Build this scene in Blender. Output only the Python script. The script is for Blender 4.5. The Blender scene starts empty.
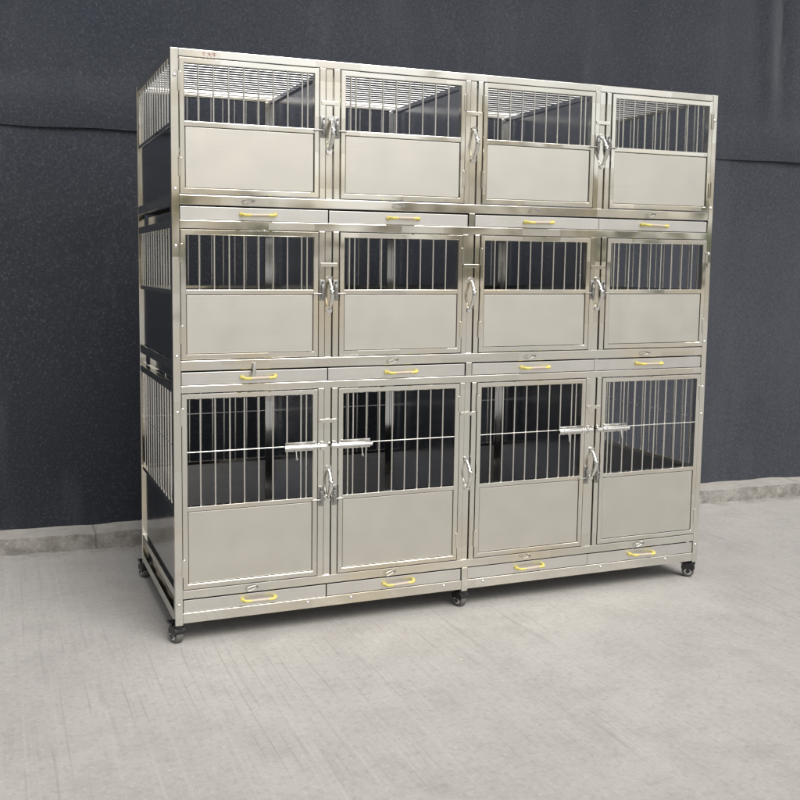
import bpy, bmesh, math, random
from math import radians as RAD, pi
from mathutils import Vector, Matrix, noise

random.seed(7)
scene = bpy.context.scene
col = scene.collection
CZ = 0.0725                     # cage rail bottom above the ground
W, D, H = 2.181, 0.759, 1.90

# ------------------------------------------------------------------ helpers
def new_obj(name, bm, mat, parent=None, loc=(0, 0, 0), rot=None, smooth=False):
    me = bpy.data.meshes.new(name)
    bmesh.ops.recalc_face_normals(bm, faces=bm.faces[:])
    bm.to_mesh(me); bm.free()
    if smooth:
        for p in me.polygons: p.use_smooth = True
        me.set_sharp_from_angle(angle=RAD(40))
    me.materials.append(mat)
    o = bpy.data.objects.new(name, me); col.objects.link(o)
    o.location = loc
    if rot: o.rotation_euler = rot
    if parent: o.parent = parent
    return o

def empty(name, loc, rotz=0):
    o = bpy.data.objects.new(name, None); col.objects.link(o)
    o.location = loc; o.rotation_euler = (0, 0, rotz); o.empty_display_size = .1
    return o

def box(bm, x0, x1, y0, y1, z0, z1, bev=0.0):
    r = bmesh.ops.create_cube(bm, size=1.0)
    vs = r['verts']
    for v in vs:
        v.co = Vector(((x0 + x1) / 2 + v.co.x * (x1 - x0), (y0 + y1) / 2 + v.co.y * (y1 - y0), (z0 + z1) / 2 + v.co.z * (z1 - z0)))
    if bev > 0:
        es = list({e for v in vs for e in v.link_edges})
        bmesh.ops.bevel(bm, geom=es, offset=bev, segments=2, affect='EDGES', profile=.5)
    return bm

def tube(bm, p0, p1, r, seg=8, caps=True, r2=None):
    p0, p1 = Vector(p0), Vector(p1); d = p1 - p0
    q = d.to_track_quat('Z', 'Y')
    m = Matrix.Translation((p0 + p1) / 2) @ q.to_matrix().to_4x4()
    bmesh.ops.create_cone(bm, cap_ends=caps, segments=seg, radius1=r, radius2=r if r2 is None else r2, depth=d.length, matrix=m)

def path_tube(bm, pts, r, seg=8, sx=1.0, closed=False):
    """tube swept along points; r may be a list"""
    pts = [Vector(p) for p in pts]; n = len(pts); rings = []
    up = Vector((0.123, 0.31, 0.94))
    for i, p in enumerate(pts):
        a = pts[(i - 1) % n] if (closed or i > 0) else p
        b = pts[(i + 1) % n] if (closed or i < n - 1) else p
        t = (b - a).normalized()
        s = t.cross(up).normalized(); u = s.cross(t)
        rr = r[i] if isinstance(r, (list, tuple)) else r
        rings.append([bm.verts.new(p + (s * math.cos(k / seg * 2 * pi) * sx + u * math.sin(k / seg * 2 * pi)) * rr) for k in range(seg)])
    for i in range(n if closed else n - 1):
        A, B = rings[i], rings[(i + 1) % n]
        for k in range(seg):
            bm.faces.new((A[k], A[(k + 1) % seg], B[(k + 1) % seg], B[k]))
    if not closed:
        bm.faces.new(rings[0]); bm.faces.new(rings[-1])

def ring_frame(bm, x0, x1, z0, z1, w, y0, y1, c=.0018):
    """mitred rectangular tube frame, chamfered profile"""
    prof = [(c, y0), (w - c, y0), (w, y0 + c), (w, y1 - c), (w - c, y1), (c, y1), (0, y1 - c), (0, y0 + c)]
    rings = []
    for (cx, cz, sx, sz) in ((x0, z0, 1, 1), (x1, z0, -1, 1), (x1, z1, -1, -1), (x0, z1, 1, -1)):
        rings.append([bm.verts.new((cx + sx * t, y, cz + sz * t)) for t, y in prof])
    n = len(prof)
    for i in range(4):
        A, B = rings[i], rings[(i + 1) % 4]
        for k in range(n):
            bm.faces.new((A[k], A[(k + 1) % n], B[(k + 1) % n], B[k]))

def prism(bm, poly, x0, x1):
    """polygon in (y,z) extruded along x"""
    a = [bm.verts.new((x0, y, z)) for y, z in poly]; b = [bm.verts.new((x1, y, z)) for y, z in poly]
    n = len(poly); bm.faces.new(a); bm.faces.new(b[::-1])
    for k in range(n): bm.faces.new((a[k], b[k], b[(k + 1) % n], a[(k + 1) % n]))

def copy_tree(o, parent):
    c = o.copy(); col.objects.link(c); c.parent = parent
    for ch in list(o.children):
        copy_tree(ch, c)
    return c

# ------------------------------------------------------------------ materials
def mat(name):
    m = bpy.data.materials.new(name); m.use_nodes = True
    nt = m.node_tree; b = nt.nodes['Principled BSDF']
    return m, nt, b
def N(nt, t, **kw):
    n = nt.nodes.new(t)
    for k, v in kw.items():
        if hasattr(n, k): setattr(n, k, v)
        else: n.inputs[k].default_value = v
    return n
def ramp(nt, fac, stops):
    r = nt.nodes.new('ShaderNodeValToRGB'); e = r.color_ramp.elements
    while len(e) < len(stops): e.new(.5)
    for x, (p, c) in zip(e, stops):
        x.position = p; x.color = c if len(c) == 4 else (*c, 1)
    nt.links.new(fac, r.inputs[0]); return r.outputs[0]
def mix(nt, fac, a, b, mode='MIX'):
    n = nt.nodes.new('ShaderNodeMix'); n.data_type = 'RGBA'; n.blend_type = mode; n.clamp_factor = True
    for sock, v in ((n.inputs[0], fac), (n.inputs[6], a), (n.inputs[7], b)):
        if hasattr(v, 'is_linked'): nt.links.new(v, sock)
        elif isinstance(v, (int, float)): sock.default_value = v
        else: sock.default_value = (*v, 1)
    return n.outputs[2]
def noise_tex(nt, vec, scale, detail=4, rough=.55, mapping=None):
    if mapping:
        mp = nt.nodes.new('ShaderNodeMapping'); mp.inputs['Scale'].default_value = mapping
        nt.links.new(vec, mp.inputs['Vector']); vec = mp.outputs[0]
    n = N(nt, 'ShaderNodeTexNoise', Scale=scale, Detail=detail, Roughness=rough)
    nt.links.new(vec, n.inputs['Vector']); return n.outputs[0]
def coord(nt, kind='Object'):
    return nt.nodes.new('ShaderNodeTexCoord').outputs[kind]
def bump(nt, b, h, strength, dist):
    n = N(nt, 'ShaderNodeBump', Strength=strength, Distance=dist)
    nt.links.new(h, n.inputs['Height']); nt.links.new(n.outputs[0], b.inputs['Normal']); return n
def world_pos(nt):
    return nt.nodes.new('ShaderNodeNewGeometry').outputs['Position']

def steel(name, base, r0, r1, wob=.25, brush=(3, 3, 160), brushamt=.10, patch=0.0):
    m, nt, b = mat(name); p = world_pos(nt); L = nt.links
    b.inputs['Metallic'].default_value = 1
    big = noise_tex(nt, p, 3.1, 3)
    fine = noise_tex(nt, p, 1.0, 2, mapping=brush)
    c = mix(nt, ramp(nt, big, [(.3, (0, 0, 0)), (.7, (1, 1, 1))]), tuple(x * (.93 if patch else .97) for x in base), tuple(min(1, x * (1.04 if patch else 1.02)) for x in base))
    c = mix(nt, ramp(nt, fine, [(.3, (0, 0, 0)), (.7, (1, 1, 1))]), c, mix(nt, .5, c, tuple(x * (1 - 2 * brushamt) for x in base)))
    sm = noise_tex(nt, p, 22, 5, .65)
    c = mix(nt, ramp(nt, sm, [(.58, (0, 0, 0)), (.80, (.22,) * 3 if patch else (.12,) * 3)]), c, tuple(x * .72 for x in base))
    L.new(c, b.inputs['Base Color'])
    rsrc = noise_tex(nt, p, 9, 4, .6)
    if patch:
        sn_ = nt.nodes.new('ShaderNodeVectorMath'); sn_.operation = 'SNAP'; L.new(p, sn_.inputs[0]); sn_.inputs[1].default_value = (.163, 9, .119)
        wn = nt.nodes.new('ShaderNodeTexWhiteNoise'); L.new(sn_.outputs[0], wn.inputs['Vector'])
        sp = nt.nodes.new('ShaderNodeSeparateColor'); L.new(wn.outputs['Color'], sp.inputs[0])
        film = ramp(nt, sp.outputs[0], [(.70, (0, 0, 0)), (.71, (1, 1, 1))])
        rsrc = mix(nt, patch, rsrc, film)
        c2 = mix(nt, film, c, mix(nt, 1.0, c, (.94, .93, .915), 'MULTIPLY'))
        warm = ramp(nt, noise_tex(nt, p, 2.3, 2), [(.35, (.97, .99, 1.0)), (.5, (1, 1, 1)), (.68, (1.0, .94, .83))])
        L.new(mix(nt, 1.0, c2, warm, 'MULTIPLY'), b.inputs['Base Color'])
    rr = N(nt, 'ShaderNodeMapRange'); L.new(rsrc, rr.inputs[0])
    rr.inputs[1].default_value = .25; rr.inputs[2].default_value = .75; rr.inputs[3].default_value = r0; rr.inputs[4].default_value = r1
    L.new(rr.outputs[0], b.inputs['Roughness'])
    bump(nt, b, noise_tex(nt, p, 4.5, 1), wob, .012)
    return m

M = {}
M['frame'] = steel('brushed_steel', (.845, .83, .77), .10, .24, .60, (2, 2, 60), .02, .45)
M['sheet'] = steel('satin_sheet_steel', (.70, .685, .632), .40, .50, .05, (2, 2, 240), .03)
M['side'] = steel('mirror_sheet_steel', (.50, .51, .52), .07, .16, .05, (2, 2, 90), .05)
M['bar'] = steel('round_bar_steel', (.80, .79, .75), .20, .32, .0)
M['lining'] = steel('seam_shade_steel', (.16, .16, .16), .4, .5, .05)  # steel darkened to paint in the shade of the door panel seams
M['backp'] = steel('back_sheet_steel', (.74, .74, .74), .42, .55, .08)
M['tray'] = steel('tray_steel', (.80, .79, .76), .30, .42, .06, (2, 2, 200), .04)
M['inner'] = steel('inner_sheet_steel', (.80, .82, .90), .12, .22, .06)
M['wire'] = steel('roof_wire_steel', (.50, .50, .49), .25, .35, .0)
M['chrome'] = steel('polished_steel', (.82, .82, .80), .08, .16, .0)
M['zinc'] = steel('zinc_plate', (.42, .42, .41), .25, .40, .2)

def plain(name, c, rough, spec=.5, var=.15, sc=40):
    m, nt, b = mat(name); p = coord(nt)
    f = noise_tex(nt, p, sc, 4)
    L = nt.links; L.new(mix(nt, f, tuple(x * (1 - var) for x in c), tuple(x * (1 + var) for x in c)), b.inputs['Base Color'])
    b.inputs['Roughness'].default_value = rough; b.inputs['Specular IOR Level'].default_value = spec
    return m
M['yellow'] = plain('yellow_plastic', (.68, .59, .17), .42)
M['grip'] = plain('tan_grip', (.50, .43, .35), .4)
M['black'] = plain('black_plastic', (.012, .012, .014), .38)
M['tyre'] = plain('grey_rubber', (.11, .105, .10), .6)
M['hub'] = plain('pale_hub', (.55, .55, .54), .35)
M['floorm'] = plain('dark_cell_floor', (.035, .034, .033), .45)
M['mark'] = plain('red_ink', (.30, .05, .04), .6)

def felt(name, dark):
    m, nt, b = mat(name); L = nt.links; p = coord(nt)
    base = mix(nt, ramp(nt, noise_tex(nt, p, .55, 4, .6), [(.32, (0, 0, 0)), (.68, (1, 1, 1))]), (.034, .040, .053), (.055, .061, .076))
    # cage's shade painted into the cloth: darker low down and to the left
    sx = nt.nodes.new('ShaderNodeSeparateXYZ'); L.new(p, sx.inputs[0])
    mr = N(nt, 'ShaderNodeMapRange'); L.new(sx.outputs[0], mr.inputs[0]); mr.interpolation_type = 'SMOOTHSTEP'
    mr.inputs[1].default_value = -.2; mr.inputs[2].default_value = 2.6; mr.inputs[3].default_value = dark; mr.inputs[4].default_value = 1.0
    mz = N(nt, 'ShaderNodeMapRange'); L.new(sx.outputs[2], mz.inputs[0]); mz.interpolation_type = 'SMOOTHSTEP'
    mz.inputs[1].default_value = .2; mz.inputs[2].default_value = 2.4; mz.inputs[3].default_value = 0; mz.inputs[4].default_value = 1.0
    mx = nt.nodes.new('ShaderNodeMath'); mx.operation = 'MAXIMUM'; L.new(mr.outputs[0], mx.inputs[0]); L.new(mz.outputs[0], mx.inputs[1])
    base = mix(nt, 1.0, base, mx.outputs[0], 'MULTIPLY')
    st = noise_tex(nt, p, 2.2, 5, .65, mapping=(1.6, 1, .35))
    base = mix(nt, ramp(nt, st, [(.52, (0, 0, 0)), (.75, (.5, .5, .5))]), base, (.075, .082, .095))
    gr = noise_tex(nt, p, 95, 5, .8)
    base = mix(nt, ramp(nt, gr, [(.30, (.5, .5, .5)), (.48, (0, 0, 0))]), base, (.008, .010, .014))
    base = mix(nt, ramp(nt, gr, [(.55, (0, 0, 0)), (.70, (.75, .75, .75))]), base, (.11, .12, .135))
    sp = noise_tex(nt, p, 55, 2, .5)
    base = mix(nt, ramp(nt, sp, [(.66, (0, 0, 0)), (.76, (.2, .2, .2))]), base, (.13, .14, .15))
    L.new(base, b.inputs['Base Color'])
    b.inputs['Roughness'].default_value = .95; b.inputs['Specular IOR Level'].default_value = .15
    b.inputs['Sheen Weight'].default_value = .15; b.inputs['Sheen Roughness'].default_value = .5
    bump(nt, b, gr, .6, .004)
    return m
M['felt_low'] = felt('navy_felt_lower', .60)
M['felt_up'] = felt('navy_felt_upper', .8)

def concrete(name, lo, hi, streak):
    m, nt, b = mat(name); L = nt.links; p = world_pos(nt)
    c = mix(nt, ramp(nt, noise_tex(nt, p, 1.1, 7, .68), [(.3, (0, 0, 0)), (.7, (1, 1, 1))]), lo, hi)
    c = mix(nt, ramp(nt, noise_tex(nt, p, 5.5, 6, .7), [(.45, (0, 0, 0)), (.8, (.55, .55, .55))]), c, tuple(x * .78 for x in lo))
    c = mix(nt, ramp(nt, noise_tex(nt, p, 48, 6, .78), [(.36, (.34, .34, .34)), (.5, (0, 0, 0))]), c, tuple(x * .6 for x in lo))
    c = mix(nt, ramp(nt, noise_tex(nt, p, 60, 4, .75), [(.56, (0, 0, 0)), (.72, (.30, .30, .30))]), c, tuple(min(.8, x * 1.6) for x in hi))
    h = noise_tex(nt, p, 90, 4, .7)
    if not streak:
        c = mix(nt, ramp(nt, noise_tex(nt, p, 14, 5, .7), [(.42, (0, 0, 0)), (.62, (.8, .8, .8))]), c, (.17, .16, .145))
        c = mix(nt, ramp(nt, noise_tex(nt, p, 38, 3, .6), [(.58, (0, 0, 0)), (.70, (.6, .6, .6))]), c, (.46, .44, .41))
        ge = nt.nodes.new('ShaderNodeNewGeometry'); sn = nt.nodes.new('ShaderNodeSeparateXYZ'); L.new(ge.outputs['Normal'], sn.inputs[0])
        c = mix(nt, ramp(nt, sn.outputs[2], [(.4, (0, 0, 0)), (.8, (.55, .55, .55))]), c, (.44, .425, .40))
        sx = nt.nodes.new('ShaderNodeSeparateXYZ'); L.new(p, sx.inputs[0])
        dv = nt.nodes.new('ShaderNodeMath'); dv.operation = 'MULTIPLY_ADD'; L.new(sx.outputs[0], dv.inputs[0]); dv.inputs[1].default_value = 1.28; dv.inputs[2].default_value = 6.18
        fr = nt.nodes.new('ShaderNodeMath'); fr.operation = 'FRACT'; L.new(dv.outputs[0], fr.inputs[0])
        c = mix(nt, ramp(nt, fr.outputs[0], [(.0, (.7, .7, .7)), (.018, (0, 0, 0))]), c, (.09, .08, .07))
    if streak:
        # broom lines, wandering a little, strong only in patches
        wob = noise_tex(nt, p, 1.7, 2)
        ad = nt.nodes.new('ShaderNodeVectorMath'); ad.operation = 'MULTIPLY_ADD'
        cmb = nt.nodes.new('ShaderNodeCombineXYZ'); L.new(wob, cmb.inputs[0])
        L.new(cmb.outputs[0], ad.inputs[0]); ad.inputs[1].default_value = (.02, 0, 0); L.new(p, ad.inputs[2])
        s1 = noise_tex(nt, ad.outputs[0], 1.0, 2, .5, mapping=(30, 1.3, 1))
        s2 = noise_tex(nt, ad.outputs[0], 1.0, 2, .6, mapping=(95, .7, 1))
        gate = ramp(nt, noise_tex(nt, p, 1.3, 3), [(.42, (0, 0, 0)), (.58, (1, 1, 1))])
        dk = mix(nt, 1.0, ramp(nt, s1, [(.33, (.22, .22, .22)), (.38, (0, 0, 0))]), gate, 'MULTIPLY')
        c = mix(nt, dk, c, tuple(x * .62 for x in lo))
        c = mix(nt, ramp(nt, s2, [(.54, (0, 0, 0)), (.72, (.20, .20, .20))]), c, tuple(min(.8, x * 1.22) for x in hi))
        ch = N(nt, 'ShaderNodeTexVoronoi', Scale=5.0); L.new(p, ch.inputs['Vector'])
        c = mix(nt, ramp(nt, ch.outputs['Distance'], [(.012, (.8, .8, .8)), (.03, (0, 0, 0))]), c, (.62, .61, .58))
        sxx = nt.nodes.new('ShaderNodeSeparateXYZ'); L.new(ad.outputs[0], sxx.inputs[0])
        ph = nt.nodes.new('ShaderNodeMath'); ph.operation = 'MULTIPLY_ADD'; L.new(sxx.outputs[0], ph.inputs[0]); ph.inputs[1].default_value = 27.0
        L.new(noise_tex(nt, p, 1.0, 3, .6, mapping=(5, .6, 1)), ph.inputs[2])
        fr = nt.nodes.new('ShaderNodeMath'); fr.operation = 'FRACT'; L.new(ph.outputs[0], fr.inputs[0])
        ln = ramp(nt, fr.outputs[0], [(0, (0, 0, 0)), (.05, (.5, .5, .5)), (.12, (.5, .5, .5)), (.19, (0, 0, 0))])
        brk = ramp(nt, noise_tex(nt, p, 1.0, 3, .6, mapping=(22, 2.4, 1)), [(.44, (0, 0, 0)), (.60, (1, 1, 1))])
        ln = mix(nt, 1.0, mix(nt, 1.0, ln, brk, 'MULTIPLY'), gate, 'MULTIPLY')
        worn = N(nt, 'ShaderNodeMapRange'); L.new(sxx.outputs[0], worn.inputs[0])
        worn.inputs[1].default_value = .3; worn.inputs[2].default_value = 2.0; worn.inputs[3].default_value = .8; worn.inputs[4].default_value = .12
        ln = mix(nt, 1.0, ln, worn.outputs[0], 'MULTIPLY')
        stn = noise_tex(nt, p, 2.4, 6, .7)
        c = mix(nt, ramp(nt, stn, [(.56, (0, 0, 0)), (.74, (.38, .38, .38))]), c, tuple(x * .66 for x in lo))
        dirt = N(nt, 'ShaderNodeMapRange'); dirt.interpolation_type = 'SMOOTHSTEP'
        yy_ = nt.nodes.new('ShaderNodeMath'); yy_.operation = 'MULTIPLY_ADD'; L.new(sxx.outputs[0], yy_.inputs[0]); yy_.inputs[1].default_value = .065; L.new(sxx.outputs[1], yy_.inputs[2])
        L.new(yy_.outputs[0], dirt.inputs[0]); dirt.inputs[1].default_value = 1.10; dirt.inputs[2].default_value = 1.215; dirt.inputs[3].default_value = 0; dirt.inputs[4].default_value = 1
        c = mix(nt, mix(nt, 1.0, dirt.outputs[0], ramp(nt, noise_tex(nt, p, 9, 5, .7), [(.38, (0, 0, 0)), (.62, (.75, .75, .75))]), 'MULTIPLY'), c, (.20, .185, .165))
        c = mix(nt, ln, c, tuple(x * .60 for x in lo))
        hm = nt.nodes.new('ShaderNodeMath'); hm.operation = 'ADD'; L.new(h, hm.inputs[0]); L.new(s1, hm.inputs[1]); h = hm.outputs[0]
    L.new(c, b.inputs['Base Color'])
    b.inputs['Roughness'].default_value = .88; b.inputs['Specular IOR Level'].default_value = .25
    bump(nt, b, h, .35, .004)
    return m
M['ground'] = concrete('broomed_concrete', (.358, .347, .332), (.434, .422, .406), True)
M['kerb'] = concrete('worn_kerb_concrete', (.27, .26, .24), (.40, .388, .365), False)

# ------------------------------------------------------------------ setting
bm = bmesh.new()
S = 300.0
v = [bm.verts.new(p) for p in ((-S, -S, 0), (S, -S, 0), (S, S, 0), (-S, S, 0))]; bm.faces.new(v)
g = new_obj('ground', bm, M['ground']); g['kind'] = 'structure'

WANG = math.atan(-.0650)
WO = Vector((0, 1.2136, 0))           # kerb front line at x=0
ca, sa = math.cos(WANG), math.sin(WANG)

def rough_box(bm, x0, x1, y0, y1, z0, z1, nx, ny, nz, amp, sc, seed):
    """closed box with gridded front and top, edges worn by noise"""
    def P(x, y, z):
        q = Vector((x * sc + seed, y * sc, z * sc))
        n = noise.fractal(q, 1.0, 2.0, 4)
        wy = wz = 0
        if z > z0 + .01 and y < y0 + .03:
            e = max(0, noise.noise(Vector((x * 9 + seed, 3, y * 9))))
            wy = .012 * e; wz = -.010 * e
        return (x, y + (n * amp + wy if y < y1 - .001 else 0), max(z + (n * amp + wz if z > z0 + .001 else 0), -.02))
    xs = [x0 + (x1 - x0) * i / nx for i in range(nx + 1)]
    prof = [(y0, z0 + (z1 - z0) * k / nz) for k in range(nz + 1)] + [(y0 + (y1 - y0) * k / ny, z1) for k in range(1, ny + 1)]
    rows = [[bm.verts.new(P(x, y, z)) for (y, z) in prof] for x in xs]
    for i in range(nx):
        for k in range(len(prof) - 1):
            bm.faces.new((rows[i][k], rows[i + 1][k], rows[i + 1][k + 1], rows[i][k + 1]))

bm = bmesh.new()
rough_box(bm, -6, 12, 0, .24, -.02, .074, 720, 6, 4, .006, 5, 2.0)
kb = new_obj('kerb', bm, M['kerb'], None, WO, (0, 0, WANG), smooth=True); kb['kind'] = 'structure'

wall = empty('boundary_wall', WO, WANG)
wall['label'] = 'tall wall covered in dark navy speckled felt sheeting behind the steel cage'
wall['category'] = 'wall'; wall['kind'] = 'thing'
SEAM = 1.888
bm = bmesh.new(); box(bm, -6, 12, .20, .42, 0.0, 5.2)
new_obj('masonry_core', bm, M['kerb'], wall)
def sheet(bm, z0, z1, fy, nx=260, nz=60, x0=-6, x1=12):
    rows = []
    for k in range(nz + 1):
        z = z0 + (z1 - z0) * k / nz
        rows.append([bm.verts.new((x0 + (x1 - x0) * i / nx, fy(x0 + (x1 - x0) * i / nx, z), z + (.006 * noise.noise(Vector((i * .13, 1, 7))) if k in (0,) else 0))) for i in range(nx + 1)])
    for k in range(nz):
        for i in range(nx):
            bm.faces.new((rows[k][i], rows[k][i + 1], rows[k + 1][i + 1], rows[k + 1][i]))
    return rows
def f_low(x, z):
    return .150 + .010 * noise.noise(Vector((x * .9, 0, z * .9))) + .004 * noise.noise(Vector((x * 4, 5, z * 2.5))) + (.004 * noise.noise(Vector((x * 12, 9, z * 12))) if z < .3 else 0)
def f_up(x, z):
    t = max(0, 1 - (z - SEAM) / .22)
    bul = .016 * math.sin(pi * min(1, t)) + .004 * t
    y = .138 - bul * (0.7 + .6 * noise.noise(Vector((x * .8, 2, 0))))
    y += .014 * noise.noise(Vector((x * .8 + 4, 1, z * .7))) + .008 * noise.noise(Vector((x * 2.6, 3, z * .5)))
    # hanging folds
    for cx, wd, am, zb in ((3.52, .05, .022, 2.15), (3.62, .03, -.016, 2.2), (1.95, .10, -.012, 2.4), (2.75, .12, .010, 2.1), (.75, .12, .010, 2.3), (-.15, .1, -.008, 2.4)):
        d = (x - cx + .03 * (z - 2)) / wd
        y -= am * math.exp(-d * d) * min(1, max(0, (z - zb) / .35 + .5))
    return y
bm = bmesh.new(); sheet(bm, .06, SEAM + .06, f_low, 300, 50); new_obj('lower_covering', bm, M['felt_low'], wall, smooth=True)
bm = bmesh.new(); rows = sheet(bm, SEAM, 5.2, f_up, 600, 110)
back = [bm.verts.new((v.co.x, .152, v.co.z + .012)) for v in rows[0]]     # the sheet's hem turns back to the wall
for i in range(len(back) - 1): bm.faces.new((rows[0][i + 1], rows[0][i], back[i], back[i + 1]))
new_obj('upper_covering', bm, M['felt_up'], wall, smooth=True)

# ------------------------------------------------------------------ the cage
cage = empty('pet_cage', (0, 0, CZ))
cage['label'] = 'large three-tier stainless steel pet boarding cage on black castors with barred doors'
cage['category'] = 'pet cage'
P = .026
bay_x = [.0275, .5805, 1.1295, 1.6805]; DW = .475
mull = [(.5415, .0365), (1.0925, .0345), (1.6425, .0355)]
door_z = [(.1185, .7838), (.8990, 1.3265), (1.4420, 1.8722)]      # bottom tier first
rails = [(0, .035), (.0845, .1145), (.787, .812), (.8615, .895), (1.3295, 1.357), (1.406, 1.438), (1.8755, 1.90)]
trays = [(.0372, .0795), (.8142, .8560), (1.3592, 1.4002)]

def part(name, m, build, parent=cage, smooth=False, loc=(0, 0, 0), rot=None):
    b_ = bmesh.new(); build(b_); return new_obj(name, b_, m, parent, loc, rot, smooth)
def bx(name, m, *a, bev=.0018, parent=cage):
    return part(name, m, lambda b_: box(b_, *a, bev), parent)

for (x0, x1) in ((0, P), (W - .0235, W)):
    for (y0, y1) in ((0, P), (D - P, D)):
        bx('corner_post', M['frame'], x0, x1, y0, y1, -.006, H)
for z0, z1 in rails:
    bx('front_rail', M['frame'], P, W - .0235, .001, .025, z0, z1)
    bx('back_rail', M['frame'], P, W - .0235, D - .025, D - .001, z0, z1)
    for x0, x1 in ((.001, .025), (W - .0225, W - .001)):
        bx('side_rail', M['frame'], x0, x1, P, D - P, z0, z1)
# front mullions: two posts and a sunk cover strip in every tier, back posts behind them
for (z0, z1), zr in zip(door_z, ((.1147, .7868), (.8952, 1.3293), (1.4382, 1.8753))):
    for i, (cx, ho) in enumerate(mull):
        bx('mullion', M['frame'], cx - ho, cx - .0148, .0, .025, *zr)
        bx('mullion', M['frame'], cx + .0148, cx + ho, .0, .025, *zr)
        bx('cover_strip', M['frame'], cx - .0118, cx + .0118, .0065, .020, zr[0], zr[1], bev=.001)
        bx('back_post', M['frame'], cx - .022, cx + .022, D - .026, D - .0, *zr)
        bx('partition_panel', M['inner'], cx - .002, cx + .002, .027, D - .028, zr[0] + .001, zr[1] - .001, bev=0)
for z0, z1 in ((.0352, .0843), (.8122, .8613), (1.3572, 1.4058)):
    bx('divider_post', M['frame'], 1.0800, 1.1040, .0, .025, z0, z1)
bx('divider_post', M['frame'], 1.0800, 1.1040, -.0015, .0, -.006, .0835, bev=.0006)
bx('divider_post', M['frame'], 1.0800, 1.1040, .0012, .0242, -.006, -.0003, bev=.001)
bx('divider_post', M['frame'], 1.0800, 1.1040, D - .025, D - .001, -.006, -.0003, bev=.001)

# sides and back: solid sheet below, round bars above
zmid = [.394, 1.121, 1.664]
for t, (zb, zt) in enumerate(((.1147, .7868), (.8952, 1.3293), (1.4382, 1.8753))):
    zm = zmid[t]
    for s, xx in enumerate((.012, W - .012)):
        bx('side_panel', M['side'], xx - .002, xx + .002, P + .0005, D - P - .0005, zb + .0005, zm - .007, bev=0)
        bx('side_rail', M['frame'], xx - .009, xx + .009, P, D - P, zm - .0065, zm + .0085, bev=.0015)
        def side_bars(b_, xx=xx, zm=zm, zt=zt, t=t):
            n = 13
            for k in range(n):
                y = P + (D - 2 * P) * (k + .75) / (n + .5)
                tube(b_, (xx, y, zm), (xx, y, zt + .004), .0031, 8)
            if t == 0: tube(b_, (xx, P, .60), (xx, D - P, .60), .002, 6)
        part('side_grille', M['bar'], side_bars, smooth=True)
    edges = [P] + [c for c, _ in mull] + [W - .0235]
    for i in range(4):
        a = edges[i] + (.022 if i else 0) + .0005; c = edges[i + 1] - (.022 if i < 3 else 0) - .0005
        yy = D - .013
        bx('back_panel', M['backp'], a, c, yy - .002, yy + .002, zb + .0005, zm - .007, bev=0)
        bx('back_rail', M['frame'], a, c, yy - .009, yy + .009, zm - .0065, zm + .0085, bev=.0015)
        def back_bars(b_, a=a, c=c, yy=yy, zm=zm, zt=zt, t=t):
            n = 10
            for k in range(n):
                x = a + (c - a) * (k + .6) / (n + .2)
                tube(b_, (x, yy, zm), (x, yy, zt + .004), .0031, 8)
            if t == 0: tube(b_, (a, yy, .60), (c, yy, .60), .002, 6)
        part('back_grille', M['bar'], back_bars, smooth=True)
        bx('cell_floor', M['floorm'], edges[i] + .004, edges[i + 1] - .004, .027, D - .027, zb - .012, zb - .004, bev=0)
# roof
bx0 = [(P, 'a')]
for cx, _ in mull:
    bx('roof_bar', M['inner'], cx - .012, cx + .012, .0255, D - .0255, 1.862, 1.879)
def roof(b_):
    n = 17
    for k in range(n):
        y = .045 + (D - .09) * k / (n - 1)
        tube(b_, (.02, y, 1.884), (W - .02, y, 1.884), .0021, 8)
    for cx, _ in mull: tube(b_, (cx, .02, 1.8775), (cx, D - .02, 1.8775), .002, 6)
part('roof_grille', M['wire'], roof, smooth=True)

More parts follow.
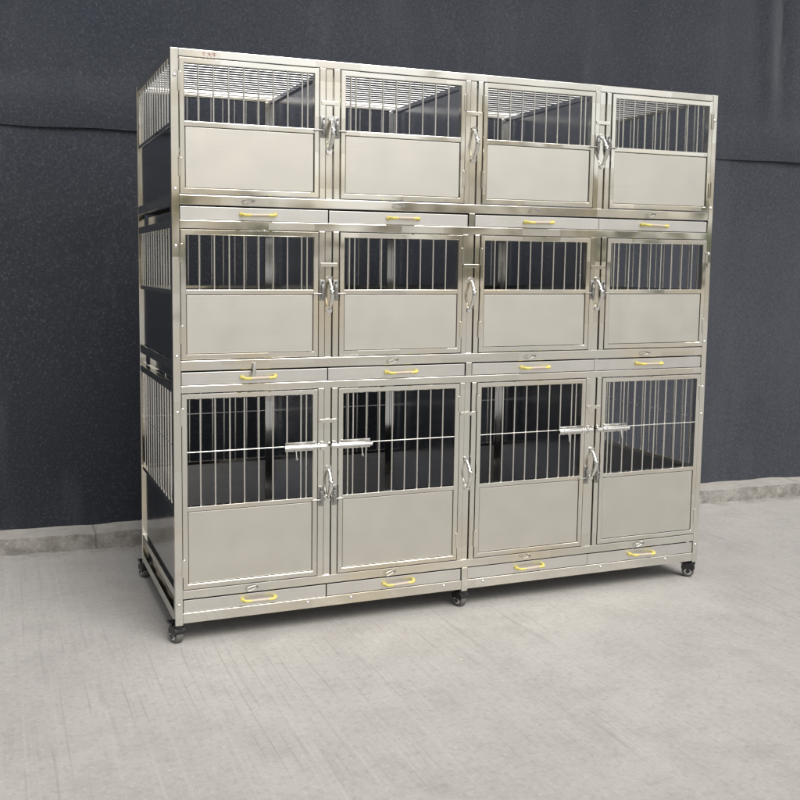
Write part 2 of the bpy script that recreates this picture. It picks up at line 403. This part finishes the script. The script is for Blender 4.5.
# ---- doors (left-hinged and right-hinged of each tier, then copies)
HINGE_H = .058
def make_door(t, hand):
    z0, z1 = door_z[t]; h = z1 - z0; zm = zmid[t] - z0; w = .0175; R = lambda x: x if hand == 0 else DW - x
    def frame(b_):
        ring_frame(b_, 0, DW, 0, h, w, -.003, .019)
        box(b_, w - .001, DW - w + .001, -.0022, .0182, zm - .0075, zm + .0085, .0016)
    d = part('door', M['frame'], frame)
    d.location = (0, 0, z0)
    part('door_panel', M['sheet'], lambda b_: box(b_, w + .0020, DW - w - .0020, .0008, .006, w + .0022, zm - .0100, .0012), d)
    part('door_panel_lining', M['lining'], lambda b_: box(b_, w - .001, DW - w + .001, .0075, .0095, w - .001, zm - .0065, 0), d)
    def bars(b_):
        xs = [R(.0635 + .0505 * k) for k in range(8)] + [R(.4365)]
        for x in xs: tube(b_, (x, .008, zm), (x, .008, h - w + .003), .0031, 10)
        if t == 0: tube(b_, (w - .002, .0035, .587 - z0), (DW - w + .002, .0035, .587 - z0), .0022, 8)
    part('bar_grille', M['bar'], bars, d, True)
    for hz in (h - .075, .085 if t else .075):
        def hinge(b_, hz=hz):
            a, c = sorted((R(-.0035), R(.006)))
            box(b_, a, c, -.0068, -.0032, hz - HINGE_H / 2, hz + HINGE_H / 2, .0012)
            tube(b_, (R(-.0012), -.0055, hz - HINGE_H / 2 - .002), (R(-.0012), -.0055, hz + HINGE_H / 2 + .002), .0034, 10)
        part('hinge', M['frame'], hinge, d)
    if t == 0:
        def bolt(b_, up=False):
            zb = .583 - z0
            box(b_, *sorted((R(.356), R(.466))), -.0062, -.0032, zb - .013, zb + .019, .001)
            tube(b_, (R(.352), -.0125, zb), (R(.4745), -.0125, zb), .0078, 14)
            tube(b_, (R(.4745), -.0125, zb), (R(.505), -.0125, zb), .0052, 12)
            for xx in (.372, .452):
                tube(b_, (R(xx), -.0125, zb), (R(xx + .007), -.0125, zb), .0092, 14)
            s = 1 if up else -1
            tube(b_, (R(.392), -.015, zb), (R(.392), -.024, zb + s * .034), .0026, 8)
            tube(b_, (R(.392), -.024, zb + s * .031), (R(.392), -.0255, zb + s * .040), .0048, 10)
        part('slide_bolt', M['chrome'], bolt, d, True)
    return d
for t in range(3):
    for hand in (0, 1):
        d = make_door(t, hand)
        d.location.x = bay_x[hand]
        c = copy_tree(d, cage); c.location.x = bay_x[hand + 2]

# ---- hardware on the mullions
def make_pull(name='pull_handle'):
    def f(b_):
        pts = [(0, .004, .050), (0, -.008, .046)] + [(0, -.010 - .020 * math.sin(pi * k / 8), .040 - .080 * k / 8) for k in range(9)] + [(0, -.008, -.046), (0, .004, -.050)]
        path_tube(b_, pts, [.0055] * 2 + [.0062 + .0022 * math.sin(pi * k / 8) for k in range(9)] + [.0055] * 2, 10)
        for s in (1, -1):
            tube(b_, (0, .0064, s * .055), (0, -.001, s * .055), .0105, 14)
            tube(b_, (0, -.001, s * .060), (0, -.0028, s * .060), .0032, 8)
    return part(name, M['chrome'], f, smooth=True)
def make_latch(s):
    def f(b_):
        box(b_, -.009, .009, -.0035, -.0003, -.036, .036, .001)
        box(b_, -.0055, .0055, -.012, -.0036, -.024, .020, .002)
        tube(b_, (0, -.008, -.027), (0, -.008, .030), .0030, 10)
        tube(b_, (-s * .003, -.0085, -.012), (s * .034, -.0085, -.012), .0028, 10)
        tube(b_, (0, -.012, .006), (0, -.019, .006), .0035, 8)
    return part('latch', M['zinc'], f, smooth=True)
plate_z = [.671, 1.215, 1.7605]; pull_z = [.446, 1.1125, 1.655]; latch_z = [.404, 1.128, 1.680]
protos = {}
for t in range(3):
    for i, (cx, ho) in enumerate(mull):
        def once(key, make):
            if key in protos: return copy_tree(protos[key], cage)
            protos[key] = make(); return protos[key]
        o = once('pull', make_pull); o.location = (cx + (.002 if i == 0 else 0), 0, pull_z[t] - (.003 if i == 1 else 0)); o.rotation_euler = (0, RAD((2, -3, 1, 0, 3, -2, 4, 0, -3)[t * 3 + i]), 0)
        def plate(b_=None):
            def f(b_):
                box(b_, -.031, .031, -.003, -.0003, -.0066, .0066, .0008)
                for s in (-1, 1): tube(b_, (s * .0235, -.003, 0), (s * .0235, -.0048, 0), .0036, 10)
            return part('joining_plate', M['frame'], f)
        o = once('plate', plate); o.location = (cx, 0, plate_z[t])
        if i != 1:
            for s in (-1, 1):
                o = once('latch%d' % s, lambda s=s: make_latch(s)); o.location = (cx + s * .0245, 0, latch_z[t])
        if t == 0 and i != 1:
            for s in (-1, 1):
                def keeper():
                    def f(b_):
                        box(b_, -.007, .007, -.005, -.0003, -.016, .016, .001)
                        tube(b_, (-.011, -.0125, 0), (.011, -.0125, 0), .0085, 14)
                    return part('bolt_keeper', M['chrome'], f, smooth=True)
                o = once('keeper', keeper); o.location = (cx + s * .0215, 0, .583)

# ---- trays with handles, and the wire clips above them
tray_x = [(.0285, .5385), (.5425, 1.0765), (1.1075, 1.641), (1.6425, 2.1555)]
hand_x = [.291, .821, 1.375, 1.899]
def make_handle(parent):
    def f(b_):
        for s in (-1, 1):
            path_tube(b_, [(s * .057, .003, 0), (s * .056, -.010, -.001), (s * .050, -.018, -.002), (s * .028, -.020, -.002)], [.0056, .0056, .0056, .0050], 10)
            tube(b_, (s * .0585, .002, 0), (s * .0585, -.003, 0), .0072, 12)
        tube(b_, (-.03, -.020, -.002), (.03, -.020, -.002), .0035, 8)
    h = part('handle', M['yellow'], f, parent, True)
    return h
clip_i = 0
for t, (z0, z1) in enumerate(trays):
    for i, (x0, x1) in enumerate(tray_x):
        w = x1 - x0; dy = random.uniform(-.0008, .0015)
        def tray(b_):
            box(b_, 0, w, .004, .007, 0, z1 - z0, .0008)
        tr = part('tray', M['tray'], tray, loc=(x0, dy, z0 + random.uniform(-.0006, .0006)))
        def body(b_):
            box(b_, .004, w - .004, .0071, D - .05, .004, .006, 0)
            for a in (.004, w - .006): box(b_, a, a + .002, .0071, D - .05, .0058, z1 - z0 - .008, 0)
        part('tray_body', M['side'], body, tr)
        zc = (z1 - z0) * .52
        h = make_handle(tr); h.location = (hand_x[i] - x0, 0, zc); tilt = random.uniform(-.035, .035); h.rotation_euler = (random.uniform(-.12, .12), tilt, 0)
        gr = part('grip', M['grip'], lambda b_: tube(b_, (-.030, -.0200, -.002), (.030, -.0200, -.002), .0053, 12), tr, True)
        gr.location = (hand_x[i] - x0, 0, zc); gr.rotation_euler = h.rotation_euler
        def clip(b_, flip=(t == 1 and i == 0)):
            tube(b_, (.0, .001, .004), (.0, -.006, .004), .0048, 10)
            if flip:
                path_tube(b_, [(0, -.005, .006), (-.002, -.009, -.012), (-.006, -.010, -.042)], [.006, .008, .009], 8, sx=.9)
            else:
                path_tube(b_, [(-.004, -.004, .008), (-.020, -.006, .009), (-.034, -.007, .007), (-.040, -.007, .001), (-.034, -.007, -.005), (-.020, -.006, -.004), (-.006, -.005, .001)], .0012, 8)
        cz = rails[t * 2 + 1][0] + .0145
        cx_ = hand_x[i] - .008 + random.uniform(-.012, .012)
        cl = part('tray_clip', M['zinc'] if not (t == 1 and i == 0) else M['bar'], clip, smooth=True, loc=(cx_, 0, cz), rot=(0, random.uniform(-.2, .12) if not (t == 1 and i == 0) else 0, 0))

# ---- screw heads
screws = [(.013, z) for z in (1.814, 1.454, 1.2715, .909, .723, .065)] + [(W - .0115, z) for z in (1.80, 1.455, 1.273, .916, .731, .619, .068)] + [(x, .021) for x in (.47, .634, 1.007, 1.172, 1.704, 2.02)]
sc0 = None
for x, z in screws:
    if sc0 is None:
        def f(b_):
            tube(b_, (0, .002, 0), (0, -.0016, 0), .0062, 14)
            tube(b_, (0, -.0016, 0), (0, -.0036, 0), .0058, 14, r2=.003)
        sc0 = part('screw_head', M['chrome'], f, smooth=True); o = sc0
    else: o = copy_tree(sc0, cage)
    o.location = (x, 0, z)

# ---- the maker's tiny printed mark on the top rail
cu = bpy.data.curves.new('printed_mark', 'FONT'); cu.body = '\u2661 \u5927\u725b'; cu.size = .0155; cu.extrude = .0002
to = bpy.data.objects.new('tmp', cu); col.objects.link(to)
bpy.context.view_layer.update()
me = bpy.data.meshes.new_from_object(to.evaluated_get(bpy.context.evaluated_depsgraph_get()))
bpy.data.objects.remove(to)
me.materials.clear(); me.materials.append(M['mark'])
mk = bpy.data.objects.new('printed_mark', me); col.objects.link(mk); mk.parent = cage
mk.location = (.104, .0003, 1.8815); mk.rotation_euler = (pi / 2, 0, 0)

# ---- castors
def make_caster(brake):
    def hood(b_):
        poly = [(-.023, .030), (-.027, .042), (-.018, .055), (.0, .060), (.018, .058), (.026, .050), (.027, .040), (.017, .027), (.006, .034), (-.010, .034)]
        prism(b_, poly, -.019, .019)
        tube(b_, (0, .012, .055), (0, .012, .0655), .017, 18)
        tube(b_, (0, .012, .0655), (0, .012, .0715), .009, 14)
        for s in (-1, 1):
            tube(b_, (s * .019, -.001, .024), (s * .021, -.001, .024), .007, 12)
    c = part('caster', M['black'], hood, smooth=True)
    def wheel(b_):
        prof = [(-.0150, .017), (-.0135, .0225), (-.009, .0245), (.009, .0245), (.0135, .0225), (.0150, .017)]
        n = 32; rings = []
        for k in range(n):
            a = 2 * pi * k / n
            rings.append([b_.verts.new((x, r * math.cos(a), .0245 + r * math.sin(a))) for x, r in prof])
        for k in range(n):
            A, B = rings[k], rings[(k + 1) % n]
            for j in range(len(prof) - 1): b_.faces.new((A[j], A[j + 1], B[j + 1], B[j]))
        b_.faces.new([r[0] for r in rings]); b_.faces.new([r[-1] for r in rings][::-1])
    wl = part('wheel', M['tyre'], wheel, c, True)
    def hub(b_):
        for s in (-1, 1):
            path_tube(b_, [(s * .0155, .0115 * math.cos(2 * pi * k / 24), .0245 + .0115 * math.sin(2 * pi * k / 24)) for k in range(24)], .0028, 8, closed=True)
            tube(b_, (s * .0145, 0, .0245), (s * .0185, 0, .0245), .0045, 12)
    part('hub', M['hub'], hub, c, True)
    if brake:
        def lever(b_):
            prism(b_, [(-.014, .052), (-.026, .056), (-.047, .060), (-.050, .064), (-.044, .066), (-.026, .064), (-.010, .064)], -.013, .013)
        part('brake_lever', M['black'], lever, c)
    return c
c0 = None
for x, y, a in ((.013, .018, 197), (1.092, .016, 195), (W - .014, .018, 229), (.013, D - .014, 190), (1.092, D - .014, 210), (W - .014, D - .014, 172)):
    if c0 is None: c0 = make_caster(True); o = c0
    else: o = copy_tree(c0, cage)
    o.rotation_euler = (0, 0, RAD(a))
    off = Matrix.Rotation(RAD(a), 3, 'Z') @ Vector((0, .012, 0))
    o.location = (x - off.x, y - off.y, -CZ)

# ------------------------------------------------------------------ camera
Rv = Vector((0.93638775, -0.35086533, 0.008456)); Uv = Vector((0.02708566, 0.09626568, 0.99498708)); Fv = Vector((0.34992049, 0.93146467, -0.09964542))
cam = bpy.data.cameras.new('camera'); co = bpy.data.objects.new('camera', cam); col.objects.link(co)
mw = Matrix((( Rv.x, Uv.x, -Fv.x, -0.55994258), (Rv.y, Uv.y, -Fv.y, -3.11210595), (Rv.z, Uv.z, -Fv.z, 1.20965899 + CZ), (0, 0, 0, 1)))
co.matrix_world = mw
cam.sensor_width = 36; cam.lens = 951.7299 / 800 * 36
cam.shift_x = .06676504; cam.shift_y = -.04763427
cam.clip_start = .05; cam.clip_end = 1500
scene.camera = co

# ------------------------------------------------------------------ light: overcast day
EL, AZ = RAD(54), RAD(164)          # direction the light comes from: azimuth from +y, clockwise
w = bpy.data.worlds.new('World'); scene.world = w; w.use_nodes = True
nt = w.node_tree; bg = nt.nodes['Background']
sky = nt.nodes.new('ShaderNodeTexSky'); sky.sky_type = 'NISHITA'; sky.sun_disc = False
sky.sun_elevation = EL; sky.sun_rotation = AZ; sky.air_density = 1.0; sky.dust_density = 3.5; sky.ozone_density = 1.0
hs = nt.nodes.new('ShaderNodeHueSaturation'); hs.inputs['Saturation'].default_value = .22
nt.links.new(sky.outputs[0], hs.inputs['Color'])
tint = nt.nodes.new('ShaderNodeMix'); tint.data_type = 'RGBA'; tint.blend_type = 'MULTIPLY'; tint.inputs[0].default_value = 1
nt.links.new(hs.outputs[0], tint.inputs[6]); tint.inputs[7].default_value = (1.0, .975, .94, 1)
tc = nt.nodes.new('ShaderNodeTexCoord'); sp_ = nt.nodes.new('ShaderNodeSeparateXYZ'); nt.links.new(tc.outputs['Generated'], sp_.inputs[0])
hn = noise_tex(nt, tc.outputs['Generated'], 1.0, 3, .5, mapping=(4.2, 4.2, .6))
hm_ = nt.nodes.new('ShaderNodeMapRange'); nt.links.new(hn, hm_.inputs[0])
hm_.inputs[1].default_value = .40; hm_.inputs[2].default_value = .62; hm_.inputs[3].default_value = .02; hm_.inputs[4].default_value = .32
lt = nt.nodes.new('ShaderNodeMath'); lt.operation = 'LESS_THAN'; nt.links.new(sp_.outputs[2], lt.inputs[0]); nt.links.new(hm_.outputs[0], lt.inputs[1])
skyl = mix(nt, lt.outputs[0], (1, 1, 1), ramp(nt, noise_tex(nt, tc.outputs['Generated'], 1.0, 2, .5, mapping=(6, 6, 6)), [(.42, (.14, .17, .09)), (.5, (.42, .36, .28)), (.58, (.70, .68, .64))]))  # unseen skyline of noise, added to vary the reflections in the steel
sky_out = mix(nt, 1.0, tint.outputs[2], skyl, 'MULTIPLY')
nt.links.new(sky_out, bg.inputs['Color']); bg.inputs['Strength'].default_value = .15
sl = bpy.data.lights.new('sun', 'SUN'); sl.energy = 2.3; sl.angle = RAD(42); sl.color = (1, .97, .92)
so = bpy.data.objects.new('sun', sl); col.objects.link(so)
dirv = Vector((math.sin(AZ) * math.cos(EL), math.cos(AZ) * math.cos(EL), math.sin(EL)))
so.rotation_euler = dirv.to_track_quat('Z', 'Y').to_euler(); so.location = dirv * 10

scene.view_settings.view_transform = 'Standard'; scene.view_settings.look = 'None'; scene.view_settings.exposure = 0
scene.cycles.max_bounces = 8
